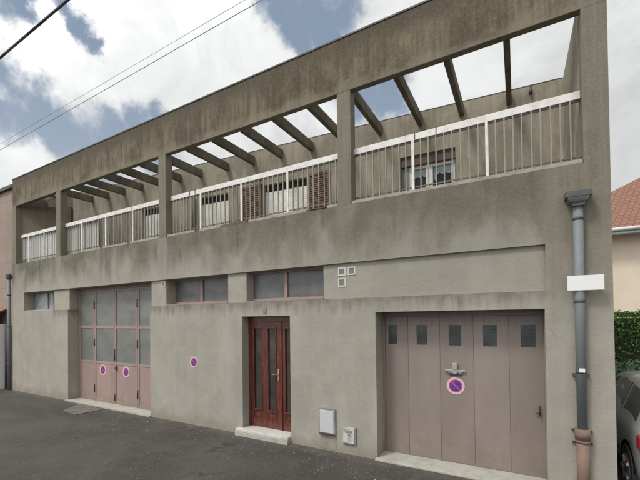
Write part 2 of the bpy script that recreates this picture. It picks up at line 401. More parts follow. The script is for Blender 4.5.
bm = bmesh.new()
for _ in range(1000):
    x = random.uniform(-15, 1); y = -abs(random.gauss(0, .45))-.02 if random.random() < .6 else random.uniform(-3.2, -.05)
    if x < -6 and random.random() < .5: x += 6
    r = random.uniform(.003, .011) if random.random() < .93 else random.uniform(.011, .02)
    vs = []
    for k in range(5):
        a = k*1.2566+random.uniform(-.3, .3); vs.append(bm.verts.new((x+r*math.cos(a)*random.uniform(.6, 1.2), y+r*math.sin(a)*random.uniform(.6, 1.2), .0005)))
    tp = bm.verts.new((x, y, r*random.uniform(.5, 1.)))
    for k in range(5): bm.faces.new((vs[k], vs[(k+1)%5], tp))
def gritmat():
    mt, g, b = newmat('pale_grit', .9)
    r = g.node('ShaderNodeNewGeometry').outputs['Random Per Island']
    g.l.new(g.mix(r, (.09,.085,.07), (.30,.285,.245)), b.inputs['Base Color']); return mt
obj('loose_grit', bm, gritmat(), None, kind='stuff', label='pale loose grit and crumbs scattered along the foot of the wall')

# ------------------------------------------------------------------ building
B = thing('concrete_building', 'two-storey grey concrete building with open balcony, pergola beams and garage doors', 'building', (-7.2, 4, 0))
B_inv = Matrix.Translation((7.2, -4, 0))
xs = [-15.45,-14.61,-12.72,-11.83,-8.0,-7.45,-5.45,-5.03,-4.94,-3.83,-3.11,-2.10,.325,.345,1.06]
zs = [-.3,.0,2.44,2.48,2.73,3.36,4.38]
REV = .55
def front(xc, zc):
    if -11.83 < xc < -8.0 and 0 < zc < 3.36: return REV
    if -5.03 < xc < -3.83 and 0 < zc < 2.44: return REV
    if -2.10 < xc < .325 and 0 < zc < 2.48: return REV
    if 2.73 < zc < 3.36:
        if -14.61 < xc < -12.72: return REV
        if -7.45 < xc < -5.45 or -4.94 < xc < -3.11: return REV
        if -12.72 < xc < .345: return .05
    return 0.
bm = bmesh.new()
nx, nzc = len(xs)-1, len(zs)-1
D_ = [[front((xs[i]+xs[i+1])/2, (zs[j]+zs[j+1])/2) for j in range(nzc)] for i in range(nx)]
for i in range(nx):
    for j in range(nzc):
        y = D_[i][j]
        if y < REV:
            bm.faces.new([bm.verts.new(p) for p in ((xs[i],y,zs[j]),(xs[i+1],y,zs[j]),(xs[i+1],y,zs[j+1]),(xs[i],y,zs[j+1]))])
        if i+1 < nx and D_[i+1][j] != y:
            a, c = y, D_[i+1][j]; x = xs[i+1]
            q = ((x,a,zs[j]),(x,c,zs[j]),(x,c,zs[j+1]),(x,a,zs[j+1]))
            bm.faces.new([bm.verts.new(p) for p in q])
        if j+1 < nzc and D_[i][j+1] != y:
            a, c = y, D_[i][j+1]; z = zs[j+1]
            bm.faces.new([bm.verts.new(p) for p in ((xs[i],a,z),(xs[i+1],a,z),(xs[i+1],c,z),(xs[i],c,z))])
# sides, top and back of the lower wall body
x0, x1 = -15.45, 1.06
for q in (((x0,0,-.3),(x0,0,4.38),(x0,.3,4.38),(x0,.3,-.3)), ((x1,0,-.3),(x1,.3,-.3),(x1,.3,4.38),(x1,0,4.38)), ((x0,0,4.38),(x1,0,4.38),(x1,.3,4.38),(x0,.3,4.38))):
    bm.faces.new([bm.verts.new(p) for p in q])
bmesh.ops.remove_doubles(bm, verts=bm.verts, dist=.0005)
wall = obj('front_wall', bm, M_plaster, B)
# side walls, rear and roof
WY = lambda x: 1.93 + .065*x
bm = bmesh.new()
bx(bm, -15.45, -15.19, .302, 9, -.3, 4.38); bx(bm, .80, 1.06, .302, 9, -.3, 4.38)
bx(bm, -15.19, .80, 8.75, 9, -.3, 6.6); bx(bm, -15.18, .79, .56, 8.74, 4.1, 4.28)
obj('rear_wall', bm, M_plaster, B)
bm = bmesh.new()
prism(bm, [(-15.45,.25),(-15.19,.25),(-15.19,9),(-15.45,9)], 4.382, 6.38, 'Z')
prism(bm, [(-15.45,.122),(-15.19,.122),(-15.19,9),(-15.45,9)], 6.382, 6.86, 'Z')
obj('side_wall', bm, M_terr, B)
bm = bmesh.new()
prism(bm, [(.787,.25),(1.06,.25),(1.06,9),(.787,9)], 4.382, 6.396, 'Z')
prism(bm, [(.787,.122),(1.06,.122),(1.06,9),(.787,9)], 6.396, 6.665, 'Z')
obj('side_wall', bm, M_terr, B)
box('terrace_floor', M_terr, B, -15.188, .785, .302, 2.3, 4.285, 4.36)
box('roof', M_cap, B, -15.18, .78, 2.4, 8.74, 6.38, 6.5)
# terrace back wall, slightly splayed, with its door and window openings
ops = [(-15.15,-13.66,0),(-13.02,-12.32,1),(-10.11,-9.40,1),(-7.78,-6.75,1),(-5.62,-4.40,1),(-2.15,-1.04,1)]
BH = 5.80
bm = bmesh.new()
def bwbox(bm, xa, xb, za, zb, ya=0., yb=.28, ztop=None):
    """box lying in the splayed terrace wall, ya/yb measured from its face"""
    z2 = (zb, zb) if ztop is None else ztop
    pts = [(xa, WY(xa)+ya), (xb, WY(xb)+ya), (xb, WY(xb)+yb), (xa, WY(xa)+yb)]
    A = [bm.verts.new((x, y, za)) for x, y in pts]
    Bv = [bm.verts.new((x, y, z2[k in (1, 2)])) for k, (x, y) in enumerate(pts)]
    bm.faces.new(A[::-1]); bm.faces.new(Bv)
    for k in range(4): bm.faces.new((A[k], A[(k+1)%4], Bv[(k+1)%4], Bv[k]))
xprev = -15.185
TOPZ = lambda x: 6.66 - .0125*x
for a, c, o_ in ops[1:]:
    bwbox(bm, xprev, a, 4.362, BH); bwbox(bm, a, c, 4.362, 4.40); xprev = c
bwbox(bm, xprev, .785, 4.362, BH)
bwbox(bm, -15.185, .785, BH, 0, ztop=(TOPZ(-15.185), TOPZ(.785)))
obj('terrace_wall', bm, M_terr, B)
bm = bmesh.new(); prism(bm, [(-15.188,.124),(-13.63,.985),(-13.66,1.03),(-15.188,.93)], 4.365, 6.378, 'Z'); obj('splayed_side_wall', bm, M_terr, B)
bm = bmesh.new(); bwbox(bm, -15.18, .78, 0, 0, -.004, .3, ztop=(0, 0))
for v in bm.verts: v.co.z = TOPZ(v.co.x) + .002
top = [v for v in bm.verts]
half = len(top)//2
for v in top[half:]: v.co.z += .014
obj('wall_coping', bm, M_cap, B)
bm = bmesh.new(); tube(bm, (.278, 1.90, 6.60), (.278, 1.90, 6.47), .025, 8)
tube(bm, (.278, 1.95, 6.60), (.278, 1.89, 6.60), .025, 8); obj('overflow_spout', bm, M_hinge, B)

# fascia, coping, pillars and pergola beams
box('fascia', M_fascia, B, -15.45, 1.06, 0, .12, 6.40, 7.36, .008)
box('fascia_coping', M_cap, B, -15.46, 1.07, -.012, .135, 7.361, 7.39)
for k, (a, c) in enumerate(PILX):
    box('pillar', M_pillar, B, a, c, 0, .249 if k in (0, 4) else .20, 4.380, 6.400, .004 if k in (1, 2, 3) else 0)
for a in (-12.58,-11.77,-10.98,-10.14,-9.36,-8.55,-7.77,-6.83,-5.98,-5.135,-4.29,-3.46,-2.61,-1.76,-.955,-.118):
    bm = bmesh.new(); w_ = .088; ye = WY(a)-.003
    bx(bm, a, a+w_, .121, ye, 6.385, 6.595, .006)
    obj('beam', bm, M_beam, B)

# railings
M_screen = paint('grey_privacy_screen', (.52,.52,.49), .7, .15, (.4,.4,.37), 3)
posts = [[-14.60,-13.54],[-11.30,-10.10,-8.87],[-6.35,-5.13,-3.94],[-1.463,-.36]]
spans = [(-15.189,-12.501),(-12.249,-7.651),(-7.389,-2.771),(-2.509,.786)]
for k, ((a, c), ps) in enumerate(zip(spans, posts)):
    bmr = bmesh.new(); bx(bmr, a+.001, c-.001, .135, .195, 5.295, 5.405, .006)
    R = obj('railing', bmr, M_white, B)
    bmr = bmesh.new(); bx(bmr, a+.001, c-.001, .155, .175, 4.512, 4.535); bx(bmr, a+.001, c-.001, .155, .175, 5.268, 5.294)
    obj('rail_bar', bmr, M_bar, R)
    for p_ in ps:
        bmr = bmesh.new(); bx(bmr, p_-.02, p_+.02, .125, .154, 4.385, 5.294)
        obj('post', bmr, M_white, R)
    edges = [a] + ps + [c]
    stuff = bmesh.new()
    for q0, q1 in zip(edges, edges[1:]):
        n = max(1, round((q1-q0)/.119)-1)
        for t in range(1, n+1):
            x = q0 + (q1-q0)*t/(n+1) + random.uniform(-.004, .004)
            if k == 0: bx(stuff, x-.008, x+.008, .157, .173, 4.476, 5.29)
            else:
                bmr = bmesh.new(); bx(bmr, x-.009, x+.009, .135, .154, 4.47, 5.294)
                obj('baluster', bmr, M_balu, R)
    if k == 0: obj('baluster', stuff, M_screen, R, kind='stuff')
    else: stuff.free()
for x in (-6.71,-6.53,-1.43,-1.09,-12.9+4.0):
    bm = bmesh.new(); bx(bm, x-.007, x+.007, .128, .2, 5.31, 5.418); obj('rail_clip', bm, M_hinge, B)
for a, c, mt in ((-7.36,-6.42,M_edge),(-6.27,-5.62,M_edge),(-5.60,-4.86,M_rustedge),(-4.84,-3.45,M_edge),(-3.0,-2.78,M_edge),(-11.2,-10.15,M_edge),(-10.05,-8.92,M_edge),(-8.8,-7.66,M_edge),(-2.50,.78,M_edge)):
    box('ledge', mt, B, a, c, .006, .11, 4.383, 4.436, .004)

for a, c in ((-15.185,-12.505),(-12.245,-11.33),(-11.28,-10.62)):
    bm = bmesh.new(); n_ = int((c-a)/.11)
    for k_ in range(n_):
        q0 = a+(c-a)*k_/n_; q1 = a+(c-a)*(k_+1)/n_; bx(bm, q0+.004, q1-.004, .215+.004*(k_%2), .223+.004*(k_%2), 4.42, 5.285)
    bx(bm, a, c, .231, .24, 4.5, 4.54)
    obj('privacy_screen', bm, M_screen, B)

# terrace windows and shutters
def roller(xa, xb, open_top=.1, z0=4.41):
    bm = bmesh.new(); bwbox(bm, xa+.03, xb-.03, z0, BH-.17, .10, .12)
    n = int((BH-.17-z0)/.05)
    for i in range(n): bwbox(bm, xa+.03, xb-.03, z0+i*.05+.006, z0+i*.05+.046, .096, .1)
    R = obj('roller_shutter', bm, M_shutw, B)
    bm = bmesh.new(); bwbox(bm, xa+.002, xb-.002, BH-.168, BH-.002, .13, .2); obj('shutter_slot', bm, M_dark, R)
    bm = bmesh.new(); bwbox(bm, xa+.002, xa+.03, z0, BH-.17, .06, .2); bwbox(bm, xb-.03, xb-.002, z0, BH-.17, .06, .2); obj('frame', bm, M_wframe, R)
for a, c, _ in ops[1:5]: roller(a, c)
def louvre(xa, xb, z0=4.45, z1=5.84):
    bm = bmesh.new()
    bwbox(bm, xa, xa+.05, z0, z1, -.045, -.01); bwbox(bm, xb-.05, xb, z0, z1, -.045, -.01)
    bwbox(bm, xa+.05, xb-.05, z1-.06, z1, -.045, -.01); bwbox(bm, xa+.05, xb-.05, z0, z0+.06, -.045, -.01)
    S = obj('louvred_shutter', bm, M_brown, B)
    bm = bmesh.new(); z = z0+.07
    while z < z1-.1:
        bwbox(bm, xa+.05, xb-.05, z, z+.03, -.038, -.016); z += .05
    obj('slat', bm, M_brown, S)
louvre(-6.30,-5.68); louvre(-4.34,-3.78)
# small dark pipe on the wall
for x in (-7.95, -12.2):
    bm = bmesh.new(); tube(bm, (x, WY(x)-.06, 4.37), (x, WY(x)-.06, 5.85), .035, 10); obj('wall_pipe', bm, M_hinge, B)
# French window right
bm = bmesh.new(); xa, xb = ops[5][0], ops[5][1]
bwbox(bm, xa+.16, xa+.22, 4.41, 5.60, .12, .18); bwbox(bm, xb-.10, xb-.03, 4.41, 5.60, .12, .18)
xm = (xa+xb)/2+.02
bwbox(bm, xm-.07, xm+.07, 4.41, 5.60, .11, .18); bwbox(bm, xa+.22, xm-.07, 5.54, 5.60, .12, .18); bwbox(bm, xm+.07, xb-.10, 5.54, 5.60, .12, .18)
bwbox(bm, xa+.22, xm-.07, 4.41, 4.5, .12, .18); bwbox(bm, xm+.07, xb-.10, 4.41, 4.5, .12, .18)
F = obj('terrace_window', bm, M_wframe, B)
bm = bmesh.new(); bwbox(bm, xa+.002, xb-.002, 5.602, BH-.002, .04, .2); obj('shutter_box', bm, M_lintel, F)
for q0, q1 in ((xa+.002, xa+.158), (xb-.028, xb-.002)):
    bm = bmesh.new(); bwbox(bm, q0, q1, 4.41, 5.60, .1, .19); obj('jamb', bm, M_grey, F)
bm = bmesh.new(); bwbox(bm, xa+.22, xb-.10, 4.5, 5.54, .20, .21); obj('pane', bm, M_gl_room, F)
for u0, u1 in ((xa+.225, xm-.075), (xm+.075, xb-.105)):
    bm = bmesh.new()
    for i in range(16):
        a_ = u0+(u1-u0)*i/16; c_ = u0+(u1-u0)*(i+1)/16; t = (i+.5)/16
        bwbox(bm, a_, c_, 5.40-.03*abs(math.sin(t*9))-.12*(t < .12), 5.535, .180, .186)
    obj('lace_curtain', bm, M_lace, F)

# ------------------------------------------------------------------ ground-floor joinery
# left garage: four pink glazed leaves
GY = .30
bm = bmesh.new(); bx(bm, -11.828, -8.002, GY+.02, GY+.10, 3.28, 3.358); bx(bm, -11.828, -11.79, GY+.02, GY+.10, .03, 3.28); bx(bm, -8.04, -8.002, GY+.02, GY+.10, .03, 3.28)
G1 = obj('glazed_garage_door', bm, M_pink2, B)
lx = [-11.79,-10.97,-9.97,-8.94,-8.04]
for i in range(4):
    a, c = lx[i]+.004, lx[i+1]-.004
    bm = bmesh.new()
    bx(bm, a, a+.055, GY, GY+.045, .035, 3.275, .003); bx(bm, c-.055, c, GY, GY+.045, .035, 3.275, .003)
    for z0, z1 in ((.035,.12),(1.14,1.20),(2.16,2.24),(3.20,3.275)):
        bx(bm, a+.056, c-.056, GY+.002, GY+.043, z0, z1, .003)
    bx(bm, a+.05, c-.05, GY+.012, GY+.03, .10, 1.16)
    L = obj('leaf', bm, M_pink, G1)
    bm = bmesh.new(); bx(bm, a+.05, c-.05, GY+.02, GY+.026, 1.19, 2.17); bx(bm, a+.05, c-.05, GY+.02, GY+.026, 2.23, 3.21); obj('pane', bm, M_gl_frost, G1)
for x, z, hh in [(x, z, .11) for x in (-10.97, -8.94) for z in (.40, 1.75, 2.85)] + [(-9.97, .22, .1), (-9.97, 1.42, .17)]:
    bm = bmesh.new(); tube(bm, (x, GY-.012, z-hh), (x, GY-.012, z+hh), .016, 8); obj('hinge', bm, M_hinge, G1)
bm = bmesh.new(); bx(bm, -9.93, -9.86, GY-.012, GY-.001, .98, 1.12, .003); tube(bm, (-9.895, GY-.06, 1.05), (-9.895, GY-.01, 1.05), .012, 8); tube(bm, (-9.895, GY-.055, 1.05), (-9.82, GY-.055, 1.03), .009, 8)
obj('handle', bm, M_hinge, G1)
bm = bmesh.new(); prism(bm, [(-11.9,-.06),(-7.98,-.06),(-8.0,.4),(-11.83,.4)], 0.001, .032, 'Z')
obj('threshold', bm, M_thres, B)
# band windows
def bandwin(xa, xb, y, mull, fm, pm, sill, z0=2.732, z1=3.358):
    bm = bmesh.new()
    bx(bm, xa+.001, xb-.001, y, y+.06, z1-.04, z1); bx(bm, xa+.001, xb-.001, y, y+.06, z0+.03, z0+.075)
    bx(bm, xa+.001, xa+.045, y, y+.06, z0+.075, z1-.04); bx(bm, xb-.045, xb-.001, y, y+.06, z0+.075, z1-.04)
    for mx, w in mull: bx(bm, mx-w/2, mx+w/2, y-.003, y+.057, z0+.075, z1-.04)
    w_ = obj('window', bm, fm, B)
    bm = bmesh.new(); bx(bm, xa+.04, xb-.04, y+.03, y+.036, z0+.07, z1-.035); obj('pane', bm, pm, w_)
    bm = bmesh.new(); bx(bm, xa+.003, xb-.003, .02, y+.05, z0-.001, z0+.028, .004); obj('sill', bm, sill, w_)
    return w_
bandwin(-7.45, -5.45, .27, [(-6.49,.07)], M_pink2, M_gl_band, M_pink)
bandwin(-4.94, -3.11, .21, [(-4.06,.06)], M_pink2, M_gl_band, M_pink)
M_gl_small = glass('hazy_white_glass', (.20,.22,.23), .3, .1, .9, (.42,.44,.45))
w3 = bandwin(-14.61, -12.72, .26, [(-13.62,.05),(-13.25,.05)], M_grey, M_gl_small, M_thres)

# entrance door
DY = .20
bm = bmesh.new()
bx(bm, -5.028, -4.98, DY, DY+.08, .131, 2.438); bx(bm, -3.88, -3.832, DY, DY+.08, .131, 2.438); bx(bm, -4.98, -3.88, DY, DY+.08, 2.33, 2.438)
E_ = obj('entrance_door', bm, M_wood, B)
def leaf(a, c, panels, hinge_left=True):
    y = DY+.015; ys = y+.05
    bm = bmesh.new()
    cols = [a] + [v for p_ in panels for v in p_] + [c]
    for i in range(0, len(cols), 2): bx(bm, cols[i], cols[i+1], y, ys, .135, 2.327, .003)
    for p0, p1 in panels:
        bx(bm, p0+.0005, p1-.0005, y+.001, ys, 2.20, 2.327); bx(bm, p0+.0005, p1-.0005, y+.001, ys, .135, .30)
        bx(bm, p0+.0005, p1-.0005, y+.002, ys, .44, .50); bx(bm, p0+.0005, p1-.0005, y+.018, ys, .30, .44)
        # raised mouldings round the glass
        for q in ((p0-.004,p0+.016,.48,2.22),(p1-.016,p1+.004,.48,2.22)): bx(bm, q[0], q[1], y-.012, y+.004, q[2], q[3], .004)
        for q in ((.485,.51),(2.185,2.21)): bx(bm, p0-.02, p1+.02, y-.018, y+.004, q[0], q[1], .004)
        bx(bm, p0+.03, p1-.03, y+.006, y+.02, .33, .41, .005)
    L = obj('door_leaf', bm, M_wood, E_)
    bm = bmesh.new()
    for p0, p1 in panels: bx(bm, p0, p1, y+.025, y+.031, .5, 2.2)
    obj('pane', bm, M_gl_dark, E_)
leaf(-4.978, -4.19, [(-4.895,-4.68),(-4.53,-4.315)]); leaf(-4.186, -3.882, [(-4.105,-3.955)])
bm = bmesh.new(); bx(bm, -4.215, -4.165, DY-.008, DY+.012, .14, 2.32, .004); obj('cover_strip', bm, M_wood, E_)
bm = bmesh.new(); bx(bm, -4.275, -4.235, DY-.004, DY+.014, 1.12, 1.36, .004)
tube(bm, (-4.255, DY-.06, 1.27), (-4.255, DY, 1.27), .011, 10); path(bm, [(-4.255, DY-.055, 1.27), (-4.33, DY-.055, 1.265), (-4.385, DY-.05, 1.255)], .010)
tube(bm, (-4.255, DY-.02, 1.17), (-4.255, DY, 1.17), .014, 10)
obj('handle', bm, M_brass, E_)
bm = bmesh.new(); bx(bm, -5.15, -3.845, -.10, .20, .075, .13, .008); bx(bm, -5.025, -3.835, .201, .34, .075, .131); obj('doorstep', bm, M_marble, B)
bm = bmesh.new(); bx(bm, -5.14, -3.84, -.125, .34, .001, .072); obj('doorstep_base', bm, M_thres, B)

# right garage, five steel panels
PY = .36
bm = bmesh.new(); bx(bm, -2.098, -2.06, PY, PY+.08, .03, 2.478); bx(bm, .30, .323, PY, PY+.08, .03, 2.478); bx(bm, -2.06, .30, PY, PY+.08, 2.40, 2.478)
G2 = obj('panelled_garage_door', bm, M_taupe, B)
px = [-2.06,-1.655,-1.13,-.62,-.125,.30]
wins = [(-2.00,-1.845),(-1.505,-1.33),(-.985,-.80),(-.475,-.285),(.035,.225)]
for i in range(5):
    a, c = px[i]+.003, px[i+1]-.003; w0, w1 = wins[i]; y0 = PY+.01; y1 = PY+.05; za, zb = 1.92, 2.25
    bm = bmesh.new()
    bx(bm, a, c, y0, y1, .04, za, .003); bx(bm, a, c, y0, y1, zb, 2.398, .003); bx(bm, a, w0, y0, y1, za-.004, zb+.004, .003); bx(bm, w1, c, y0, y1, za-.004, zb+.004, .003)
    bx(bm, c-.005, c+.004, y0-.004, y0+.004, .045, 2.39)
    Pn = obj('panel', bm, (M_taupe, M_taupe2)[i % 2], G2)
    bm = bmesh.new(); bx(bm, w0, w1, y0+.015, y0+.02, za, zb)
    for t in range(1, 8):
        xx = w0+(w1-w0)*t/8; bx(bm, xx-.003, xx+.003, y0+.009, y0+.015, za, zb)
    obj('pane', bm, M_gl_panel, G2)
bm = bmesh.new(); bx(bm, -1.05, -.74, PY-.03, PY-.012, 1.505, 1.535, .004); bx(bm, -.93, -.86, PY-.05, PY+.005, 1.535, 1.64, .006); tube(bm, (-.895, PY-.045, 1.51), (-.895, PY+.01, 1.51), .04, 14)
bx(bm, -1.0, -.79, PY-.02, PY+.008, 1.48, 1.51, .003)
obj('latch', bm, M_steel, G2)
bm = bmesh.new(); bx(bm, -.99, -.80, PY-.018, PY+.007, 1.445, 1.478, .004); obj('latch_plate', bm, M_hinge, G2)
bm = bmesh.new(); bx(bm, .243, .263, PY-.01, PY+.008, .93, 1.08, .003); tube(bm, (.253, PY-.05, 1.05), (.253, PY, 1.05), .008, 8); tube(bm, (.253, PY-.05, .96), (.253, PY, .96), .008, 8); tube(bm, (.253, PY-.05, .95), (.253, PY-.05, 1.06), .008, 8); tube(bm, (.2, PY-.03, .97), (.253, PY-.03, .98), .008, 8)
obj('handle', bm, M_hinge, G2)
bm = bmesh.new(); bx(bm, -2.12, .34, -.07, .40, .001, .036, .008); obj('threshold', bm, M_thres, B)

# wall vents
def vent(x, z, s, y):
    bm = bmesh.new(); t = .022
    bx(bm, x-s, x+s, y-.012, y, z+s-t, z+s); bx(bm, x-s, x+s, y-.012, y, z-s, z-s+t); bx(bm, x-s, x-s+t, y-.012, y, z-s+t, z+s-t); bx(bm, x+s-t, x+s, y-.012, y, z-s+t, z+s-t)
    V = obj('vent', bm, M_ventf, B)
    bm = bmesh.new(); bx(bm, x-s+t, x+s-t, y-.005, y-.001, z-s+t, z+s-t)
    for k in range(4): bx(bm, x-s+t+.006, x+s-t-.006, y-.008, y-.005, z-s+t+.012+k*.022, z-s+t+.02+k*.022)
    obj('grille', bm, M_ventc, V)
vent(-2.735, 3.215, .075, .05); vent(-2.545, 3.215, .072, .05); vent(-2.735, 3.02, .075, .05); vent(-7.56, 3.27, .07, .05)

# ------------------------------------------------------------------ things on the wall
def disc_mat():
    mt, g, b = newmat('no_parking_enamel', .4)
    o = g.obj(); X, Y, Z = g.xyz(o)
    r = g.m('SQRT', g.m('ADD', g.m('MULTIPLY', X, X), g.m('MULTIPLY', Z, Z)))
    red = (.50,.05,.10); blue_ = (.05,.03,.26); white = (.66,.50,.54)
    ang = g.m('ARCTAN2', Z, X)
    txt = g.m('MULTIPLY', g.m('GREATER_THAN', g.m('FRACT', g.m('MULTIPLY', ang, 7)), .45), g.m('MULTIPLY', g.m('GREATER_THAN', r, .83), g.m('LESS_THAN', r, .93)))
    c = g.mix(g.m('LESS_THAN', r, .77), white, red)
    c = g.mix(g.m('MULTIPLY', txt, .55), c, (.5,.12,.2))
    c = g.mix(g.m('LESS_THAN', r, .65), c, blue_)
    d = g.m('ABSOLUTE', g.m('MULTIPLY', g.m('ADD', X, Z), .7071))
    c = g.mix(g.m('MULTIPLY', g.m('LESS_THAN', d, .09), g.m('LESS_THAN', r, .70)), c, red)
    n = g.noise(o, 6, 5); c = g.mix(g.step(n, .5, .75, 0, .3), c, (.5,.42,.45))
    g.l.new(c, b.inputs['Base Color']); return mt
M_disc = disc_mat()
def sign(x, y, z, r, label):
    bm = bmesh.new(); tube(bm, (0, -.04, 0), (0, 0, 0), 1, 40)
    o = obj('no_parking_sign', bm, M_disc, None); o.location = (x, y, z); o.scale = (r, .1, r)
    for f_ in o.data.polygons: f_.use_smooth = False
    o['label'] = label; o['category'] = 'sign'; o['group'] = 'round no parking signs'
    return o
sign(-6.455, -.001, 1.42, .125, 'round blue and red no-parking sign fixed on bare grey wall left of the red door')
sign(-10.57, GY+.011, .955, .15, 'left one of two purple no-parking discs on the glazed pink garage door')
sign(-9.47, GY+.011, .965, .15, 'right one of two purple no-parking discs on the glazed pink garage door')
sign(-.893, PY+.009, 1.272, .137, 'no-parking disc below the steel latch on the windowed taupe garage door')

# meter boxes
t = thing('meter_box', 'larger smooth white meter box on the wall right of the red door', 'meter box', (-3.03, 0, .53))
bm = bmesh.new(); bx(bm, -.165, .165, -.035, .0, -.25, .235, .006); child('box_frame', bm, M_grey, t)
bm = bmesh.new(); bx(bm, -.145, .135, -.048, -.034, -.205, .20, .006); child('box_lid', bm, M_meter, t)
bm = bmesh.new(); bx(bm, -.16, .16, -.056, -.02, -.238, -.215, .004); child('bottom_lip', bm, M_hinge, t)
t = thing('meter_box', 'small chipped white box low on the wall beside the garage opening', 'meter box', (-2.60, 0, .335))
bm = bmesh.new(); bx(bm, -.12, .125, -.03, .0, -.155, .15, .006); child('box_frame', bm, M_grey, t)
bm = bmesh.new(); bx(bm, -.115, .10, -.045, -.029, -.13, .145, .005); child('box_lid', bm, M_meter2, t)
bm = bmesh.new(); bx(bm, -.06, .06, -.052, -.044, .05, .10, .003); tube(bm, (.0,-.055,.02), (.0,-.044,.02), .018, 10); child('dial', bm, M_grey, t)
# cement repair under the larger box
box('cement_repair', M_repair, B, -3.19, -2.87, -.006, -.001, .03, .275)

# street name plate (blank)
t = thing('name_plate', 'blank white rectangular plate fixed over the right drainpipe', 'sign', (.76, -.13, 2.80))
bm = bmesh.new(); bx(bm, -.19, .19, -.006, .0, -.095, .095, .002); child('plate', bm, M_plate, t)
bm = bmesh.new(); bx(bm, -.15, -.12, .0, .13, -.01, .01); bx(bm, .12, .15, .0, .13, -.01, .01); child('bracket', bm, M_grey, t)
# right drainpipe
t = thing('drainpipe', 'blue-grey drainpipe with dark hopper and clay foot at right end of facade', 'drainpipe', (.705, 0, 0))
bm = bmesh.new(); tube(bm, (0, -.07, .90), (0, -.07, 3.85), .056, 20); child('pipe', bm, M_zinc, t)
for z in (1.64, 2.55, 3.62):
    bm = bmesh.new(); tube(bm, (0,-.07,z), (0,-.07,z+.04), .061, 20); child('collar', bm, M_zincd, t)
bm = bmesh.new(); bx(bm, -.09, .09, -.06, .0, 1.60, 1.63); bx(bm, -.012, .012, -.02, .0, 1.5, 1.7); child('bracket', bm, M_zincd, t)
bm = bmesh.new(); bx(bm, -.03, .03, -.145, -.132, 1.66, 1.71); child('white_tag', bm, M_plate, t)
bm = bmesh.new()
def ring(zz, hx, hy): return [bm.verts.new((sx*hx, -.09+sy*hy, zz)) for sx, sy in ((-1,-1),(1,-1),(1,1),(-1,1))]
prof = [(3.79,.062,.062),(3.82,.07,.066),(3.845,.10,.08),(3.875,.112,.085),(3.90,.115,.085),(3.905,.138,.09),(3.975,.142,.09),(3.98,.125,.08),(3.92,.11,.07)]
rs = [ring(*q) for q in prof]
bm.faces.new(rs[0][::-1])
for A, Bq in zip(rs, rs[1:]):
    for i in range(4): bm.faces.new((A[i], A[(i+1)%4], Bq[(i+1)%4], Bq[i]))
bm.faces.new(rs[-1])
child('hopper', bm, M_zincd, t)
bm = bmesh.new(); tube(bm, (0,-.075,0.0), (0,-.075,.80), .066, 18, r2=.072); tube(bm, (0,-.075,.80), (0,-.075,.93), .085, 18); tube(bm, (0,-.075,.76), (0,-.075,.785), .082, 18); child('clay_foot', bm, M_clay, t)
for z in (.88,.72):
    bm = bmesh.new(); bx(bm, -.11, .11, -.03, .0, z, z+.022); child('clamp', bm, M_hinge, t)
# left drainpipe
t = thing('drainpipe', 'thin grey drainpipe with small black hopper at far left building corner', 'drainpipe', (-15.56, 0, 0))
bm = bmesh.new(); tube(bm, (0,-.06,0), (0,-.06,3.9), .055, 16); child('pipe', bm, M_zinc, t)
bm = bmesh.new(); tube(bm, (0,-.06,3.86), (0,-.06,3.98), .06, 16, r2=.11); tube(bm, (0,-.06,3.97), (.02,-.09,4.05), .085, 12); child('hopper', bm, M_zincd, t)
for z in (.9, 2.2, 3.3):
    bm = bmesh.new(); tube(bm, (0,-.06,z), (0,-.06,z+.04), .062, 16); child('collar', bm, M_zincd, t)
bm = bmesh.new(); tube(bm, (-.28,-.02,0), (-.28,-.02,2.3), .06, 12); child('side_pipe', bm, M_hinge, t)

# house number above the door
bm = bmesh.new(); bx(bm, -4.47, -4.39, -.010, -.001, 2.50, 2.60, .002)
t = obj('number_plate', bm, M_grey, None); t['label'] = 'tiny worn grey plaque on the wall above the red entrance door'; t['category'] = 'plaque'

# ------------------------------------------------------------------ overhead cables
def cable(y, p0, p1, r, mat, label, sag=.0):
    # p0, p1: (x, z) seen at unit distance from the street axis
    k = (y-CAM_Y)/2.728
    (xa, za), (xb, zb) = [(x*k, 2.4+(z-2.4)*k) for x, z in (p0, p1)]
    sl = (zb-za)/(xb-xa)
    pts = []
    for i in range(41):
        x = -45 + 65*i/40; s = (x+8)/32
        pts.append((x, y, za+sl*(x-xa) + sag*(s*s) + .0))
    bm = bmesh.new(); path(bm, pts, r, 6)
    o = obj('overhead_cable', bm, mat, None); o['label'] = label; o['category'] = 'cable'; o['group'] = 'cables along the street'
cable(-1.3, (-2.106,5.469), (-7.831,5.382), .006, M_wirel, 'lower of the two thin parallel cables crossing the sky above the roofline')
cable(-1.0, (-2.945,5.554), (-7.831,5.487), .0038, M_wirel, 'upper and finer of the two thin parallel cables crossing the sky')
kk = 2.728/1.728
cable(-2.4, (-3.55*kk, 2.4+(5.332-2.4)*kk), (-4.959*kk, 2.4+(5.312-2.4)*kk), .022, M_wire, 'thick black cable crossing the top left corner of the sky')

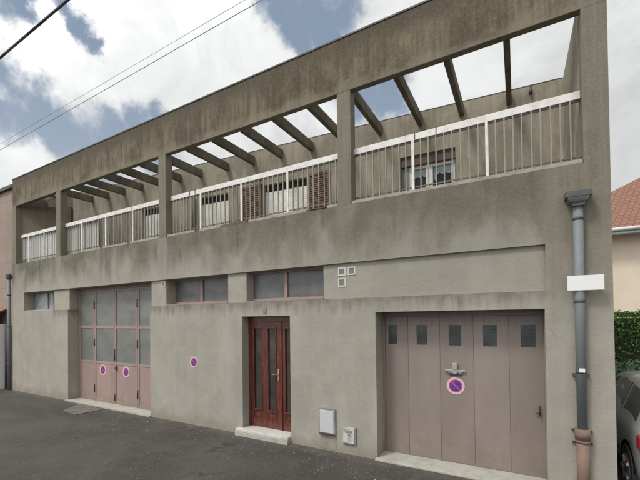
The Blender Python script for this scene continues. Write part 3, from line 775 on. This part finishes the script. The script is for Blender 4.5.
# ------------------------------------------------------------------ roof tiles material
def tiles(name, c0, c1):
    mt, g, b = newmat(name, .85)
    p = g.obj(); X, Y, Z = g.xyz(p)
    br = g.node('ShaderNodeTexBrick'); g.l.new(p, br.inputs['Vector'])
    br.inputs['Scale'].default_value = 1.0; br.inputs['Brick Width'].default_value = .22; br.inputs['Row Height'].default_value = .30
    br.inputs['Mortar Size'].default_value = .02; br.inputs['Color1'].default_value = (*c0, 1); br.inputs['Color2'].default_value = (*c1, 1)
    br.inputs['Mortar'].default_value = (c0[0]*.35, c0[1]*.35, c0[2]*.35, 1)
    n = g.noise(p, 3, 5); c = g.mix(g.step(n, .4, .7, 0, .5), br.outputs[0], tuple(v*.6 for v in c0))
    g.l.new(c, b.inputs['Base Color'])
    saw = g.m('FRACT', g.m('MULTIPLY', Y, 1/.30)); bump(g, b, g.m('MULTIPLY', saw, -1.), .8, .05)
    return mt
M_tile = tiles('brown_red_tiles', (.25,.115,.07), (.19,.085,.055))
M_tile2 = tiles('bright_red_tiles', (.40,.10,.06), (.33,.085,.055))
M_cream = paint('cream_render', (.74,.63,.50), .9, .12, (.58,.49,.385), 1.1, bumpk=.3)
M_gutter = paint('pale_gutter', (.55,.56,.57), .5, .1)

# right neighbour house: hipped roof rising behind the building corner
t = thing('house', 'cream rendered house with brown tiled hip roof beyond the hedge', 'house', (6, 14, 0))
bm = bmesh.new(); bx(bm, -5.2, 6, -.6, 9, 0, 5.72); child('wall', bm, M_cream, t)
ex0, ex1, ey0, ey1, ez = -5.9, 6.7, -1.3, 9.7, 5.80
sl = .65; rz = ez+sl*(ey1-ey0)/2
bm = bmesh.new()
c_ = [bm.verts.new(p) for p in ((ex0,ey0,ez),(ex1,ey0,ez),(ex1,ey1,ez),(ex0,ey1,ez))]
hw = (ey1-ey0)/2
r0, r1 = bm.verts.new((ex0+hw,(ey0+ey1)/2,rz)), bm.verts.new((ex1-hw,(ey0+ey1)/2,rz))
for q in ((c_[0],c_[1],r1,r0),(c_[1],c_[2],r1),(c_[2],c_[3],r0,r1),(c_[3],c_[0],r0)): bm.faces.new(q)
bm.faces.new(c_[::-1])
child('roof', bm, M_tile, t)
bm = bmesh.new(); tube(bm, (ex0-.05,ey0-.06,ez+.0), (ex1+.05,ey0-.06,ez+.0), .075, 10); bx(bm, ex0, ex1, ey0+.01, ey0+.05, ez-.17, ez-.005); child('gutter', bm, M_gutter, t)
bm = bmesh.new(); bx(bm, ex0+.05, ex1-.05, ey0+.055, -.602, ez-.13, ez-.07); child('soffit', bm, M_gutter, t)
bm = bmesh.new(); bx(bm, 0.5, 1.7, -.66, -.601, 3.4, 4.8, .01); w_ = child('window', bm, M_wframe, t)

# left neighbour
def blockwall():
    mt, g, b = newmat('pinkish_block_wall', .92)
    p = g.obj(); X, Y, Z = g.xyz(p)
    q = g.node('ShaderNodeCombineXYZ'); g.put(q.inputs[0], X); g.put(q.inputs[1], Z)
    br = g.node('ShaderNodeTexBrick'); g.l.new(q.outputs[0], br.inputs['Vector']); br.inputs['Scale'].default_value = 1
    br.inputs['Brick Width'].default_value = .8; br.inputs['Row Height'].default_value = .45; br.inputs['Mortar Size'].default_value = .02
    br.inputs['Color1'].default_value = (.30,.235,.19,1); br.inputs['Color2'].default_value = (.285,.222,.18,1); br.inputs['Mortar'].default_value = (.25,.195,.16,1)
    n = g.noise(p, 1.4, 6, .6); c = g.mix(g.step(n, .4, .7, 0, .5), br.outputs[0], (.21,.16,.13))
    g.l.new(c, b.inputs['Base Color']); bump(g, b, g.noise(p, 30, 4), .4, .02); return mt
M_block = blockwall()
t = thing('neighbour_house', 'tall pinkish brown neighbouring house at the left edge of photo', 'house', (-19, 5, 0))
bm = bmesh.new(); bx(bm, -4, 3.48, -4.9, 3, 0, 7.12); child('wall', bm, M_block, t)
bm = bmesh.new(); bx(bm, -4.1, 3.5, -5.0, 3, 7.125, 7.24); child('roof_edge', bm, M_cap, t)
t = thing('garage_annexe', 'low white garage with red tiled roof edge at the far left', 'garage', (-18.5, -.5, 0))
bm = bmesh.new(); bx(bm, -2.5, 2.35, 0, .58, 0, 2.3); child('wall', bm, M_plate, t)
bm = bmesh.new(); bx(bm, .2, 2.05, -.03, -.001, 0, 2.15, .01)
for k in range(7): bx(bm, .23, 2.02, -.038, -.029, .1+k*.29, .11+k*.29)
child('garage_door', bm, M_plate, t)
bm = bmesh.new(); prism(bm, [(-.12,2.46),(.58,2.80),(.58,2.86),(-.12,2.52)], -2.5, 2.42, 'X'); child('roof', bm, M_tile2, t)
bm = bmesh.new(); tube(bm, (-2.5,-.16,2.40), (2.42,-.16,2.40), .06, 10); bx(bm, -2.5, 2.40, -.1, -.001, 2.30, 2.45); child('gutter', bm, M_gutter, t)

# ------------------------------------------------------------------ hedge and shrub
def leafmat(name, a, b_):
    mt, g, b = newmat(name, .6, spec=.3)
    n = g.noise(g.pos(), 3.5, 4); r = g.node('ShaderNodeNewGeometry').outputs['Random Per Island']
    c = g.mix(r, a, b_); c = g.mix(g.step(n, .4, .65, 0, .5), c, tuple(v*.6 for v in a))
    g.l.new(c, b.inputs['Base Color']); return mt
M_leafd = leafmat('conifer_green', (.08,.15,.035), (.16,.27,.06))
M_leafl = leafmat('shrub_green', (.08,.14,.075), (.16,.24,.13))
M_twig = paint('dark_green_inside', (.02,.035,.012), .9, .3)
def leaves(bm, pts, s0, s1):
    for p in pts:
        s = random.uniform(s0, s1); n = Vector((random.gauss(0,1), random.gauss(0,1), random.gauss(0,1))).normalized()
        a = n.orthogonal().normalized()*s; c = n.cross(a)*.5; p = Vector(p)
        bm.faces.new([bm.verts.new(q) for q in (p-a, p+c-a*.1, p+a, p-c-a*.1)])
t = thing('hedge', 'tall dark green clipped hedge behind the parked car', 'hedge', (5, 6.5, 0))
bm = bmesh.new(); pts = []
for _ in range(60000):
    x, z = random.uniform(-4, 5), random.uniform(0, 2.38)
    y = random.choice((-1, -1, 1, 0))
    if y == 0: pts.append((x, random.uniform(-.5, .5), 2.38 + random.gauss(0, .035)))
    else: pts.append((x, y*(.5 + .06*math.sin(x*3.1)+.05*math.sin(z*5+x)) + random.gauss(0, .05), z))
leaves(bm, pts, .02, .042); child('foliage', bm, M_leafd, t)
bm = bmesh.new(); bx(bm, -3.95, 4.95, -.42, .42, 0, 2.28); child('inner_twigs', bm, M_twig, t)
t = thing('shrub', 'lighter loose green shrub between the hedge and the car', 'shrub', (2.7, 4.7, 0))
bm = bmesh.new(); pts = []
for _ in range(7000):
    a = random.uniform(0, 6.28); e = math.asin(random.uniform(-.2, 1)); r = .85*(1+.12*math.sin(5*a)+.1*math.sin(7*e+a))*random.uniform(.75, 1.03)
    pts.append((r*1.25*math.cos(a)*math.cos(e), r*.8*math.sin(a)*math.cos(e), .65 + r*.9*math.sin(e)))
leaves(bm, pts, .03, .065); child('foliage', bm, M_leafl, t)
bm = bmesh.new()
for k in range(7): tube(bm, (0,0,0), (.5*math.cos(k*.9), .35*math.sin(k*.9), 1.0), .02, 6, r2=.008)
child('stem', bm, M_hinge, t)

# ------------------------------------------------------------------ parked car
M_car = newmat('silver_car_paint', .38, .15)
g_ = M_car[1]; n_ = g_.noise(g_.pos(), 3, 4); g_.l.new(g_.mix(g_.step(n_, .4, .7), (.29,.305,.30), (.335,.345,.34)), M_car[2].inputs['Base Color'])
M_car[2].inputs['Coat Weight'].default_value = .5
M_car = M_car[0]
M_trim = paint('grey_bumper_plastic', (.05,.052,.055), .6, .1)
M_red = paint('tail_light_red', (.26,.012,.018), .15, .05)
M_rim = paint('alloy_rim', (.35,.35,.36), .35, .2, metal=.7)
def make_car(loc, rot):
    t = thing('parked_car', 'silver hatchback parked beside the right end of the building', 'car', loc, None, rot)
    # stations along the length: y from rear 0 to nose, (y, sill, belt, roof, halfwidth, roofhalf)
    S = [(0.00,.34,.62,.64,.72,.60),(.05,.24,.88,.92,.80,.62),(.12,.20,.91,1.14,.825,.60),(.30,.19,.92,1.33,.84,.585),(.55,.19,.92,1.45,.845,.60),(1.0,.19,.91,1.50,.85,.61),
         (1.6,.19,.90,1.50,.85,.615),(2.2,.19,.89,1.45,.85,.60),(2.55,.19,.89,1.36,.85,.58),(2.95,.19,.90,1.12,.845,.60),(3.25,.2,.88,.94,.835,.62),(3.6,.21,.80,.86,.81,.60),(3.85,.24,.70,.76,.74,.52),(3.98,.32,.55,.58,.62,.40)]
    bm = bmesh.new(); rings = []
    for y, sz, bz, rz_, w, rw in S:
        tall = max(0, rz_-bz)
        half = [(w*.90, sz), (w*.985, sz+.10), (w, (sz+bz)/2), (w*.99, bz-.06), (w*.955, bz), (rw+(w*.955-rw)*.45, bz+tall*.5), (rw+.03, bz+tall*.86), (rw-.09, rz_-.004), (rw*.4, rz_+.02*min(1, tall*3)+.004)]
        ring = [(x, y, z) for x, z in half] + [(-x, y, z) for x, z in half[::-1]]
        rings.append([bm.verts.new(p) for p in ring])
    n = len(rings[0])
    for A, Bq in zip(rings, rings[1:]):
        for i in range(n):
            f_ = bm.faces.new((A[i], A[(i+1)%n], Bq[(i+1)%n], Bq[i])); f_.smooth = True
    bm.faces.new(rings[0]); bm.faces.new(rings[-1][::-1])
    bmesh.ops.recalc_face_normals(bm, faces=bm.faces)
    bd = child('body', bm, M_car, t)
    md = bd.modifiers.new('s', 'SUBSURF'); md.levels = 1; md.render_levels = 2
    def side(y, f, off=.006):      # point on the greenhouse flank: y along, f 0..1 from belt to roof
        for a, c in zip(S, S[1:]):
            if a[0] <= y <= c[0]:
                k = (y-a[0])/(c[0]-a[0]); v = [p+(q-p)*k for p, q in zip(a, c)]; break
        _, sz, bz, rz_, w, rw = v; tall = rz_-bz
        x = w*.955+(rw+.03-w*.955)*f/.86 if f < .86 else rw+.03
        return x+off, bz+tall*f
    for sx in (-1, 1):
        for poly in ([(.42,.10),(.50,.72),(.75,.80),(1.05,.80),(1.08,.06)], [(1.16,.06),(1.14,.82),(1.55,.84),(1.85,.82),(1.92,.06)], [(2.0,.06),(1.94,.82),(2.2,.80),(2.45,.62),(2.78,.10)]):
            bm = bmesh.new(); vs = []
            for y, f in poly:
                x, z = side(y, f, -.004); vs.append(bm.verts.new((sx*x, y, z)))
            vi = [bm.verts.new((v.co.x-sx*.03, v.co.y, v.co.z)) for v in vs]
            bm.faces.new(vs if sx > 0 else vs[::-1]); k = len(vs)
            for i in range(k): bm.faces.new((vs[i], vi[i], vi[(i+1)%k], vs[(i+1)%k]))
            wn = child('side_window', bm, M_cargl, t)
        for yw in (.50, 3.1):
            bm = bmesh.new(); tube(bm, (sx*.87, yw, .31), (sx*.66, yw, .31), .31, 28); ty = child('tyre', bm, M_rubber, t)
            bm = bmesh.new(); tube(bm, (sx*.877, yw, .31), (sx*.84, yw, .31), .20, 24)
            for s in range(5):
                a = s*1.2566; tube(bm, (sx*.882, yw+.05*math.cos(a), .31+.05*math.sin(a)), (sx*.882, yw+.18*math.cos(a), .31+.18*math.sin(a)), .022, 6)
            rm = child('rim', bm, M_rim, t)
            bm = bmesh.new()
            seg = 20; R0, R1 = .335, .385
            for i in range(seg):
                a0 = math.pi*i/seg-.15; a1 = math.pi*(i+1)/seg-.15
                q = [(sx*(.858), yw+r*math.cos(a), .31+r*math.sin(a)) for r, a in ((R0,a0),(R1,a0),(R1,a1),(R0,a1))]
                bm.faces.new([bm.verts.new(p) for p in q])
            bmesh.ops.solidify(bm, geom=bm.faces[:], thickness=.02)
            child('wheel_arch', bm, M_trim, t)
        bm = bmesh.new(); bx(bm, min(sx*.62, sx*.848), max(sx*.62, sx*.848), -.012, .10, .72, .90, .02); child('tail_light', bm, M_red, t)
        bm = bmesh.new(); bx(bm, min(sx*.84, sx*.862), max(sx*.84, sx*.862), .95, 2.75, .42, .50, .008); child('side_moulding', bm, M_trim, t)
        bm = bmesh.new(); bx(bm, min(sx*.86, sx*1.0), max(sx*.86, sx*1.0), 2.45, 2.56, .95, 1.08, .03); child('mirror', bm, M_car, t)
    bm = bmesh.new(); bx(bm, -.80, .80, -.06, .14, .26, .56, .04); bx(bm, -.79, .79, 3.86, 4.02, .24, .50, .04); child('bumper', bm, M_trim, t)
    bm = bmesh.new()
    q = [bm.verts.new(p) for p in ((-.60,.066,.97),(.60,.066,.97),(.54,.262,1.30),(-.54,.262,1.30))]
    q2 = [bm.verts.new((v.co.x, v.co.y+.03, v.co.z)) for v in q]; bm.faces.new(q)
    for i in range(4): bm.faces.new((q[i], q2[i], q2[(i+1)%4], q[(i+1)%4]))
    child('rear_window', bm, M_cargl, t)
    bm = bmesh.new()
    q = [bm.verts.new(p) for p in ((.58,3.08,1.055),(-.58,3.08,1.055),(-.52,2.62,1.335),(.52,2.62,1.335))]
    q2 = [bm.verts.new((v.co.x, v.co.y-.03, v.co.z)) for v in q]; bm.faces.new(q)
    for i in range(4): bm.faces.new((q[i], q2[i], q2[(i+1)%4], q[(i+1)%4]))
    child('windscreen', bm, M_cargl, t)
    return t
make_car((2.13, .07, -.02), 0)
